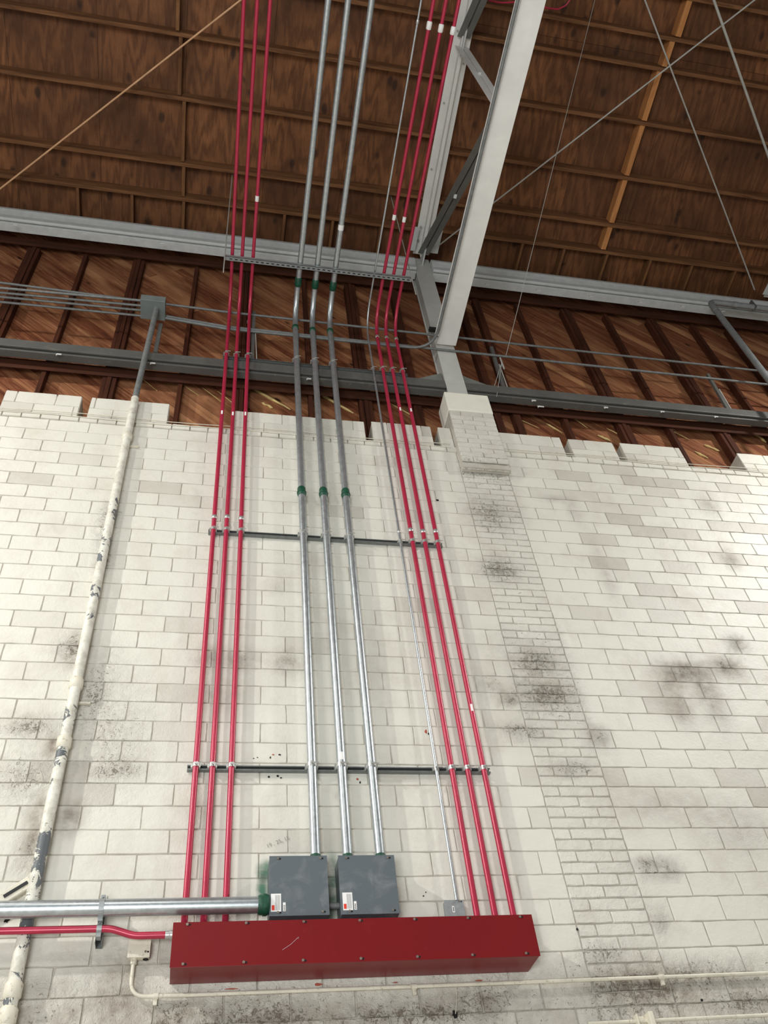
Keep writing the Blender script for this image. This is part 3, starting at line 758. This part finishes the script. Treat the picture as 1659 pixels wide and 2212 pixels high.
# trapeze
pa = onp(484, 555, ZBEND - .065); pb = onp(889, 604, ZBEND - .065); yt = (pa.y + pb.y) / 2; zt_ = ZBEND - .065 - SL * yt
tz = thing('trapeze_strut', 'perforated strut channel hung on rods under the bent conduits', 'strut', ((pa.x + pb.x) / 2, yt, zt_))
bm = bmesh.new(); add_box(bm, (pa.x, yt - .03, zt_ - .03), (pb.x, yt + .03, zt_ - .026)); add_box(bm, (pa.x, yt - .03, zt_ - .03), (pb.x, yt - .026, zt_ + .02)); add_box(bm, (pa.x, yt + .026, zt_ - .03), (pb.x, yt + .03, zt_ + .02))
finish('channel', bm, M['galvdull'], tz)
nh = 36
for k in range(nh):
    x = pa.x + .09 + (pb.x - pa.x - .14) * k / (nh - 1); bm = bmesh.new()
    add_box(bm, (x - .018, yt - .007, zt_ - .0315), (x + .018, yt + .007, zt_ - .0295)); finish('slot', bm, M['hole'], tz, False, .006)
for k, (xx, zlow, lb_) in enumerate([(pa.x + .01, None, 'thin threaded rod hanging from the roof at the left end of the perforated strut'), (pb.x - .01, None, 'thin threaded rod hanging from the roof at the right end of the perforated strut')]):
    y = yt - .04; t = tube('hanger_rod', [(xx, y, zt_ - .5), (xx, y, ZR - SL * y - .02)], .0075, M['rod'], None, 8); tag(t, lb_, 'rod', 'threaded hanger rods')

# ------------------------------------------------------------------ boxes
def screw(par, p, r=.0085):
    bm = bmesh.new(); add_tube(bm, [p, p + Vector((0, -.006, 0))], r, 10); o = finish('screw', bm, M['screw'], par, True)
    bm = bmesh.new(); q = p + Vector((.016, 0, -.001)); add_tube(bm, [q + Vector((0, .001, 0)), q + Vector((0, -.0012, 0))], r * .85, 10); finish('screw_hole', bm, M['hole'], par, True)
def cbox(name, label, cat, x0, x1, z0, z1, dep, mat, bev=.004, lid=.003):
    t = thing(name, label, cat, ((x0 + x1) / 2, 0, z0))
    boxo('box_body', (x0, -dep + .004, z0), (x1, -.007, z1), mat, t, bev); boxo('cover', (x0 - lid, -dep, z0 - lid), (x1 + lid, -dep + .0038, z1 + lid), mat, t, .0015)
    return t
a = aty(375, 1991, -.28); b = aty(1152, 1974, -.28)
RX0, RX1 = -.121, 2.272; RZ0, RZ1 = 3.655, 3.922
rbx = cbox('wiring_trough', 'long red metal wiring trough on the wall below the gray boxes', 'electrical box', RX0, RX1, RZ0, RZ1, .285, M['redbox'])
for k in range(7):
    x = RX0 + .085 + (RX1 - RX0 - .17) * k / 6
    screw(rbx, Vector((x, -.285, RZ1 - .012))); screw(rbx, Vector((x - .01, -.285, RZ0 + .016)))
bm = bmesh.new(); add_tube(bm, [aty(610, 2052, -.2865), aty(628, 2040, -.2865), aty(645, 2024, -.2865), aty(645, 2028, -.2865)], .0007, 5); lab(finish('scratch', bm, M['white'], rbx), 'pale scratch across the red cover')
def label_sheet(par, x0, x1, z0, z1, y):
    s_ = boxo('label', (x0, y - .0012, z0), (x1, y - .0002, z1), M['white'], par, .0); lab(s_, 'white printed label with red square')
    w_ = x1 - x0; h_ = z1 - z0
    boxo('label_square', (x0 + w_ * .08, y - .0018, z0 + h_ * .08), (x0 + w_ * .36, y - .0010, z0 + h_ * .36), M['lred'], s_)
    bm = bmesh.new()
    for k in range(5): add_box(bm, (x0 + w_ * (.42 + k * .10), y - .0018, z0 + h_ * .08), (x0 + w_ * (.48 + k * .10), y - .0010, z0 + h_ * .92))
    finish('label_print', bm, M['lgray'], s_)
for nm_, xx0, xx1, lb_ in (('l', .492, .889, 'square gray junction box above the red trough, the left one'), ('r', .973, 1.372, 'square gray junction box above the red trough, the right one')):
    g = cbox('junction_box', lb_, 'electrical box', xx0, xx1, 3.99, 4.397, .2, M['graybox']); g['group'] = 'large gray junction boxes'
    for sx, sz in ((.055, .39), (.352, .39), (.055, .02), (.352, .02)): screw(g, Vector((xx0 + sx, -.2, 3.99 + sz)), .008)
    ox = .008 if nm_ == 'l' else .012
    label_sheet(g, xx0 + ox, xx0 + ox + .068, 4.015, 4.135, -.2)
    s_ = boxo('small_label', (xx0 + .088, -.2012, 4.017), (xx0 + .106, -.2002, 4.075), M['white'], g); bm = bmesh.new()
    for k in range(4): add_box(bm, (xx0 + .092, -.2018, 4.022 + k * .010), (xx0 + .102, -.2010, 4.027 + k * .010))
    finish('label_print', bm, M['ink'], s_)
nip = tube('conduit_nipple', [(.885, -.11, 4.085), (.978, -.11, 4.085)], .022, M['oldpipe'], None, 12); tag(nip, 'short gray pipe nipple joining the two gray boxes', 'conduit')
a = aty(957, 1932, -.06); b = aty(1005, 1978, -.06)
sb = cbox('small_junction_box', 'small square galvanized box above the right end of the red trough', 'electrical box', a.x + .004, a.x + .139, 3.975, 4.13, .06, M['galvdull'])
s_ = boxo('label', (a.x + .052, -.0615, 4.045), (a.x + .068, -.0602, 4.09), M['white'], sb)
bm = bmesh.new(); add_box(bm, (a.x + .057, -.062, 4.052), (a.x + .063, -.0612, 4.083)); finish('label_print', bm, M['ink'], s_)
screw(sb, Vector((a.x + .11, -.06, 4.122)), .006); screw(sb, Vector((a.x + .02, -.06, 3.985)), .006)
# painted round-cover box and conduit at bottom
a = aty(281, 2022, -.07); b = aty(322, 2066, -.07)
pb_ = cbox('painted_box', 'small cream painted electrical box left of the red trough', 'electrical box', a.x, b.x, b.z, a.z, .07, M['cream'], .006)
tube('knockout', [((a.x + b.x) / 2, -.0702, a.z - .04), ((a.x + b.x) / 2, -.0716, a.z - .04)], .018, M['cream'], pb_, 16)
screw(pb_, Vector((b.x - .025, -.07, b.z + .03)), .007); bm = bmesh.new(); add_tube(bm, [((a.x + b.x) / 2 + .045, -.03, b.z - .001), ((a.x + b.x) / 2 + .045, -.03, b.z - .004)], .018, 12); finish('open_knockout', bm, M['hole'], pb_)
zc = aty(700, 2138, -.03).z; pxx = aty(287, 2090, -.03).x
cp = thing('painted_conduit', 'thin cream painted conduit curving from the painted box and running right along the wall', 'conduit', (pxx, -.03, zc))
tube('pipe', [(pxx, -.03, b.z + .005), (pxx, -.03, zc), (XR - .1, -.03, zc)], .0125, M['cream'], cp, 12, .16)
tube('coupling', [(pxx, -.03, b.z - .03), (pxx, -.03, b.z + .0)], .021, M['cream'], cp, 10)
for q in (336, 893, 1432):
    x = aty(q, 2150 if q < 400 else 2120, -.03).x; bm = bmesh.new(); add_tube(bm, [(x - .018, -.03, zc), (x + .018, -.03, zc)], .018, 12); add_box(bm, (x - .012, -.03, zc - .05), (x + .012, -.005, zc))
    finish('pipe_strap', bm, M['cream'], cp, True)
zl = aty(1500, 2200, -.03).z; t = tube('painted_conduit', [(2.6, -.03, zl), (XR - .1, -.03, zl)], .012, M['cream'], None, 12); tag(t, 'thin cream painted conduit at the bottom right edge below the other one', 'conduit')
p = aty(1392, 2200, -.03); t = thing('wall_bracket', 'small cream folded metal bracket at the bottom edge under the pilaster strip', 'bracket', (p.x, 0, p.z))
bm = bmesh.new(); add_box(bm, (p.x - .07, -.012, p.z - .06), (p.x + .03, -.001, p.z + .02)); add_box(bm, (p.x - .07, -.07, p.z - .06), (p.x - .06, -.001, p.z + .02)); add_box(bm, (p.x + .01, -.09, p.z - .07), (p.x + .045, -.001, p.z + .025))
finish('bracket_plate', bm, M['cream'], t, False, .004)
w0 = aty(985, 2128, -.012); w1 = aty(984, 2190, -.012); t = tube('hanging_wire', [w0, w0.lerp(w1, .5) + Vector((.008, 0, 0)), w1], .003, M['cream'], None, 6); tag(t, 'short painted wire hanging from the cream conduit below the red trough', 'wire')
# horizontal conduits lower left
YB = -.172; YR = -.14; zz = aty(300, 1960, YB).z; t = thing('conduit', 'very thick horizontal galvanized conduit entering the left gray box from the left', 'conduit', (-2, -.14, zz))
tube('pipe', [(-5, YB, zz), (.475, YB, zz)], .054, M['galv'], t, 22)
bm = bmesh.new(); add_tube(bm, [(q_, YB, zz) for q_ in (.415, .425, .445, .448, .47, .489)], [.056, .064, .064, .07, .07, .06], 22); lab(finish('coupling', bm, M['green'], t, True), 'dark green coated coupling at the box')
z3 = aty(100, 2009, YR).z; z4 = aty(350, 2020, YR).z
xa, xb = aty(238, 2008, YR).x, aty(290, 2018, YR).x
t = thing('conduit', 'red horizontal conduit with an offset bend entering the red trough from the left', 'conduit', (-2, -.1, z3))
tube('pipe', [(-5, YR, z3), (xa, YR, z3), (xb, YR, z4), (RX0 - .02, YR, z4)], .0225, M['red'], t, 16, .25)
bm = bmesh.new(); add_tube(bm, [(RX0 - q_, YR, z4) for q_ in (.05, .025, .02, .004)], [.026, .026, .031, .031], 14); lab(finish('coupling', bm, M['silver'], t, True), 'gray connector at the red box')
# vertical strut carrying them
xv = aty(217, 2000, -.1).x; zt1, zb1 = aty(222, 1935, -.1).z, aty(213, 2036, -.1).z
t = thing('vertical_strut', 'short vertical strut channel clamping the two horizontal conduits at lower left', 'strut', (xv, 0, zb1))
bm = bmesh.new(); add_box(bm, (xv - .0205, -.004, zb1), (xv + .0205, -.0005, zt1)); add_box(bm, (xv - .0205, -.10, zb1), (xv - .017, -.004, zt1)); add_box(bm, (xv + .017, -.10, zb1), (xv + .0205, -.004, zt1))
finish('channel', bm, M['strut'], t)
for (z_, r_, yy) in ((zz, .054, YB), (z3, .0225, YR)):
    bm = bmesh.new(); add_tube(bm, [(xv - .016, yy, z_), (xv + .016, yy, z_)], r_ + .004, 20); add_box(bm, (xv - .014, yy - .004, z_ + r_), (xv + .014, -.09, z_ + r_ + .03)); add_box(bm, (xv - .014, yy - .01, z_ - r_ - .03), (xv + .014, -.09, z_ - r_))
    add_tube(bm, [(xv, yy - .02, z_ + r_ + .012), (xv, -.09, z_ + r_ + .012)], .006, 8); o = finish('pipe_clamp', bm, M['galvdull'], t, False); lab(o, 'zinc clamp around a conduit')
# tilted bracket at left
p0 = aty(5, 1940, -.05); p1 = aty(66, 1903, -.05)
t = thing('slotted_bracket', 'tilted cream painted slotted bracket at the left edge beside the old pipe', 'bracket', tuple(p0))
bm = bmesh.new(); add_bar(bm, p0 - Vector((.1, 0, .08)), p1, .012, .075, (0, 0, 1)); add_bar(bm, p0 - Vector((.1, -.03, .09)) + Vector((0, 0, -.035)), p1 + Vector((.02, .03, -.03)), .06, .010, (0, 0, 1))
finish('bracket_arm', bm, M['cream'], t, False, .003)
bm = bmesh.new(); add_bar(bm, p0.lerp(p1, .05) - Vector((0, .008, 0)), p0.lerp(p1, .9) - Vector((0, .008, 0)), .006, .022, (0, 0, 1)); finish('bracket_slot', bm, M['slotm'], t)

# old painted pipe on the left
XO = aty(160, 1500, -.07).x; YO = -.07; RO = .043
op = thing('old_pipe', 'thick old pipe with flaking white paint running up the left side of the wall', 'pipe', (XO, YO, 2.6))
ztop_ = aty(303, 862, YO).z
bm = bmesh.new(); lp_ = bm.verts.layers.float.new('peel')
pts = dense([(XO, YO, 2.0), (XO, YO, ztop_)], .08)
rg = add_tube(bm, pts, RO, 20)
zones = [(aty(*q, YO).z, s_, e) for q, s_, e in (((105, 1830), .16, .9), ((85, 1905), .14, .9), ((262, 1110), .14, .9), ((255, 1165), .18, .95), ((140, 1640), .2, .7), ((160, 1540), .15, .75), ((230, 1285), .07, .8), ((235, 1210), .08, .8), ((60, 2000), .1, .7), ((200, 1340), .05, .4), ((45, 2110), .1, .3))]
for v in bm.verts:
    e = 0.0
    for z_, s_, k in zones: e = max(e, k * math.exp(-((v.co.z - z_) / s_) ** 2) * (0.75 + .25 * math.cos(math.atan2(v.co.y - YO, v.co.x - XO) * 1.0 + z_ * 3)))
    v[lp_] = e
lab(finish('painted_length', bm, M['flaked'], op, True), 'flaking white painted length')
jbZ = 11.77; jy0 = atz(330, 649, jbZ).y; jy1 = min(.02, atz(330, 691, jbZ).y); jp = atz(338, 668, jbZ)
tube('bare_length', [(XO, YO, ztop_ - .01), (jp.x, jp.y, jbZ + .002)], RO * .82, M['oldpipe'], op, 18)['label'] = 'bare gray upper length'
for q in ((290, 945), (178, 1478), (146, 1605), (45, 2140), (38, 2195)):
    z_ = aty(*q, YO).z; bm = bmesh.new(); add_tube(bm, [(XO, YO, z_ - .05), (XO, YO, z_ - .035), (XO, YO, z_ + .035), (XO, YO, z_ + .05)], [RO + .001, RO + .012, RO + .012, RO + .001], 18)
    finish('coupling', bm, M['cream'], op, True)
for q in ((290, 945), (178, 1490)):
    z_ = aty(*q, YO).z; boxo('pipe_hook', (XO + .03, -.03, z_ - .1), (XO + .13, -.002, z_ - .085), M['cream'], op, .004)
# upper gray junction box
jx0, jx1 = atz(303, 645, jbZ).x, atz(357, 652, jbZ).x
j = thing('upper_junction_box', 'old gray junction box in front of the wooden wall atop the old pipe', 'electrical box', (-1.03, 0, jbZ))
boxo('box_body', (jx0, jy0, jbZ), (jx1, jy1, jbZ + .13), M['oldbox'], j, .006)
for dx in (-.14, .11): pass
sp = aty(348, 700, .0); t = thing('standoff_strut', 'dark strut holding up the old gray junction box from the lower beam', 'strut', (-.95, .02, 11.06))
baro('post', (-.93, .02, 11.06), (-.93, .02, 11.765), .05, .04, M['dark'], t)
# ------------------------------------------------------------------ horizontal old conduits
def hrun(pts, r, label, grp='old horizontal conduits', mat='oldpipe', rad=0.0):
    t = tube('horizontal_conduit', pts, r, M[mat], None, 12, rad); return tag(t, label, 'conduit', grp)
YH = -0.024
zt0 = aty(0, 603, YH).z
hrun([(-5.1, YH, zt0), (-.1, YH, 12.20), (XT2 + .5, YH, 12.13)], .017, 'old gray conduit, the highest one, running across the wooden wall above the gray box', None)
for k, (ya, yb_) in enumerate([(622, 649), (632, 660), (641, 670), (652, 682)]):
    ZQ = jbZ + .07; qa = atz(0, ya, ZQ); qb = atz(303, yb_, ZQ); dq = (qb - qa).normalized()
    hrun([qa - dq * 2.2, Vector((jx0 + .005, qb.y, ZQ))], .017, 'old gray conduit entering the gray box from the left, %s of four from the top' % ordw[k], 'conduits entering the old gray box')
hrun([(jx1 - .005, jy1 - .03, 11.85), (-.1, YH, 11.81), (XT2 + .5, YH, 11.75)], .018, 'old gray conduit running right from the gray box, passing in front of the column', None)
xc = XT - .19
hrun([(jx1 - .005, jy1 - .03, 11.80), (-.1, YH, 11.755), (xc, YH, 11.77), (xc, -9.4, 11.85)], .021, 'old gray conduit turning from the wall to follow the truss bottom chord', None, rad=.35)
for yy in (-1.35, -2.4, -3.3): pass
# standoffs under the right conduits
for (pxa, pya, pxb, pyb, lb_) in ((549, 672, 545, 772, 'dark upright strut behind the left red conduits'), (1080, 750, 1070, 830, 'dark upright strut right of the column holding the horizontal conduits'), (1560, 810, 1545, 880, 'dark upright strut near the right edge holding the horizontal conduits')):
    xx = aty((pxa + pxb) / 2, (pya + pyb) / 2, .0).x; z1_ = aty(pxa, pya, -.02).z
    t = thing('standoff_strut', lb_, 'strut', (xx, 0, 11.06)); baro('post', (xx, .05, 11.06), (xx, .0, z1_), .045, .04, M['dark'], t)
    baro('brace_arm', (xx + .06, .05, 11.06), (xx + .03, -.0, 11.06 + (z1_ - 11.06) * .55), .012, .012, M['rod'], t)
# beam clamp with stud on the column
p = aty(934, 712, -.09); t = thing('beam_clamp', 'small black beam clamp with threaded stud on the column', 'clamp', tuple(p))
boxo('clamp_body', p - Vector((.05, .03, .03)), p + Vector((.06, .03, .03)), M['hole'], t, .006); tube('stud', [p + Vector((.0, -.01, .02)), p + Vector((.0, -.03, .17))], .008, M['rod'], t, 8)
# right edge elbow conduit
pt = aty(1532, 652, -.3); rr_ = .042
t = thing('elbow_conduit', 'thick gray conduit with a tight elbow at the right edge below the roof', 'conduit', tuple(pt))
tube('pipe', [(pt.x, -.3, 10.2), (pt.x, -.3, pt.z), (pt.x + 4, -.3, pt.z)], .048, M['galvdull'], t, 18, .12)
tube('coupling', [(pt.x, -.3, pt.z - .3), (pt.x, -.3, pt.z - .22)], .054, M['galvdull'], t, 18); tube('coupling', [(pt.x + .42, -.3, pt.z), (pt.x + .5, -.3, pt.z)], .054, M['galvdull'], t, 18)
boxo('hanger_strap', (pt.x + .80, -.352, pt.z - .052), (pt.x + .825, -.248, pt.z + .15), M['dark'], t)

# ------------------------------------------------------------------ bracing rods and wires
ZRB = 14.58
def rod(name, a, b, r, mat, label, cat='rod', e0=0.0, e1=0.0):
    A, B = a, b; d_ = B - A
    return tag(tube(name, [A - d_ * e0, B + d_ * e1], r, M[mat], None, 8), label, cat)
rod('brace_rod', onp(0, 408, ZRB), onp(520, 0, ZRB), .013, 'tan', 'tan bracing rod crossing the roof diagonally at upper left', e0=.12, e1=.9)
rod('brace_rod', onp(948, 530, ZRB), onp(1630, 0, ZRB), .012, 'rod', 'pale bracing rod rising to the right from the truss', e1=.5)
rod('brace_rod', onp(1630, 626, ZRB), onp(1393, 0, ZRB), .012, 'rod', 'pale bracing rod running down to the far right column, crossing the other rod', e1=.3)
rod('brace_rod', onp(1659, 335, ZRB - .3), onp(1542, 0, ZRB - .3), .019, 'rod', 'thicker pale bracing rod at the upper right corner', e0=.4, e1=.3)
A = onp(1285, 0, 14.75); B = aty(1093, 768, -.03)
rod('hanging_wire', A, B, .004, 'rod', 'fine wire hanging from the roof down to the lower beam right of the truss', 'wire')
q0 = aty(1084, 783, -.03); tk = thing('turnbuckle', 'wire tie with turnbuckle above the lower beam right of the column', 'turnbuckle', tuple(q0))
tube('turnbuckle_body', [q0 + Vector((0, 0, -.16)), q0 + Vector((0, 0, .12))], .012, M['rod'], tk, 8)
for q in ((1066, 840), (1073, 857)): tube('wire_leg', [q0, aty(*q, .02)], .004, M['rod'], tk, 6)
pts = [onp(*q, 14.4) for q in ((1150, 6), (1180, 17), (1205, 20), (1222, 12), (1231, 0), (1232, -14))]
t = tube('red_cable', pts, .012, M['red'], None, 8, .1); tag(t, 'loop of thin red cable at the top edge right of the truss', 'cable')
pts = [onp(*q, 14.4) for q in ((1040, -14), (1060, 2), (1085, 6), (1118, 4))]
t = tube('red_cable', pts, .012, M['red'], None, 8, .1); tag(t, 'bit of red cable at the top edge inside the truss', 'cable')
# thin painted wires along the header band
for k, (dz, s_, lb_) in enumerate([(0.03, 0, 'upper thin wire stapled along the header band of the wall, left of the pilaster'), (-.02, 1, 'lower thin wire stapled along the header band of the wall, left of the pilaster')]):
    pts = [Vector((x_, -.02, ZB1 + dz - .01 * k + .012 * math.sin(x_ * 3 + k))) for x_ in [XL + i * .25 for i in range(30)] if x_ < PX0 - .05]
    tag(tube('wall_wire', pts, .0045, M['cream'], None, 6), lb_, 'wire')
for k, (dz, lb_) in enumerate([(0.045, 'upper thin wire stapled along the header band of the wall, right of the pilaster'), (-.0, 'lower thin wire stapled along the header band of the wall, right of the pilaster')]):
    pts = [Vector((x_, -.02, ZB1 + dz - .015 * (x_ - 3) * k * .3 + .01 * math.sin(x_ * 3 + k))) for x_ in [PX1 + .02 + i * .25 for i in range(26)] if x_ < XR]
    tag(tube('wall_wire', pts, .0045, M['cream'], None, 6), lb_, 'wire')
# yellow foam squeezed between the diagonal boards, and pale battens
fo = [((1325, 885, 1350, 905), .016), ((1180, 915, 1215, 935), .012), ((1290, 940, 1318, 952), .018), ((1310, 925, 1350, 945), .008), ((1520, 960, 1555, 975), .016), ((1500, 975, 1530, 990), .02),
      ((1620, 930, 1655, 955), .02), ((1612, 938, 1640, 925), .014), ((380, 820, 430, 855), .007), ((300, 812, 340, 845), .006), ((438, 838, 478, 868), .006), ((470, 845, 515, 880), .006), ((545, 840, 628, 885), .02), ((565, 870, 590, 882), .016),
      ((690, 850, 763, 892), .022), ((840, 870, 895, 900), .012), ((1235, 900, 1270, 925), .007), ((1420, 910, 1460, 930), .007), ((1440, 925, 1490, 950), .007), ((1120, 905, 1165, 925), .006)]
fl_ = ['curled yellow foam bead in the right bay under the third stud', 'short yellow foam bead in the right bay close to the wall top', 'lumpy yellow foam bead low in the right bay under the beam', 'fine yellow foam line above the lumpy bead in the right bay', 'yellow foam bead beside the opening of the right parapet', 'fat yellow foam clump inside the opening of the right parapet',
 'largest yellow foam strand at the far right edge', 'yellow foam tip forking off the strand at the far right edge', 'fine foam line just right of the old gray pipe', 'fine foam line crossing behind the old gray pipe', 'fine foam line left of the left red conduits', 'fine foam line between the left red conduits',
 'broad yellow foam board edge left of the thick galvanized conduits', 'curly yellow foam scrap above the wall, right of the left red conduits', 'broad yellow foam bead between the thick galvanized conduits', 'yellow foam bead behind the right red conduits', 'thin foam line under the beam in the right bay', 'upper of two thin foam lines left of the parapet opening on the right',
 'lower of two thin foam lines left of the parapet opening on the right', 'thin foam line just right of the pilaster head']
for k, ((a, b, c, d_), r_) in enumerate(fo):
    A = aty(a, b, YS - .012); B = aty(c, d_, YS - .012); n = 7; pts = []; rs = []
    for i in range(n):
        u = i / (n - 1); q = A.lerp(B, u); q.z += random.uniform(-1, 1) * r_ * .5; q.x += random.uniform(-1, 1) * r_ * .4; pts.append(q); rs.append(r_ * (random.uniform(.5, 1.1) if 0 < i < n - 1 else .3))
    bm = bmesh.new(); add_tube(bm, pts, rs, 8); o = finish('foam_bead', bm, M['foam'], None, True)
    tag(o, fl_[k], 'foam', 'foam beads between the diagonal boards')
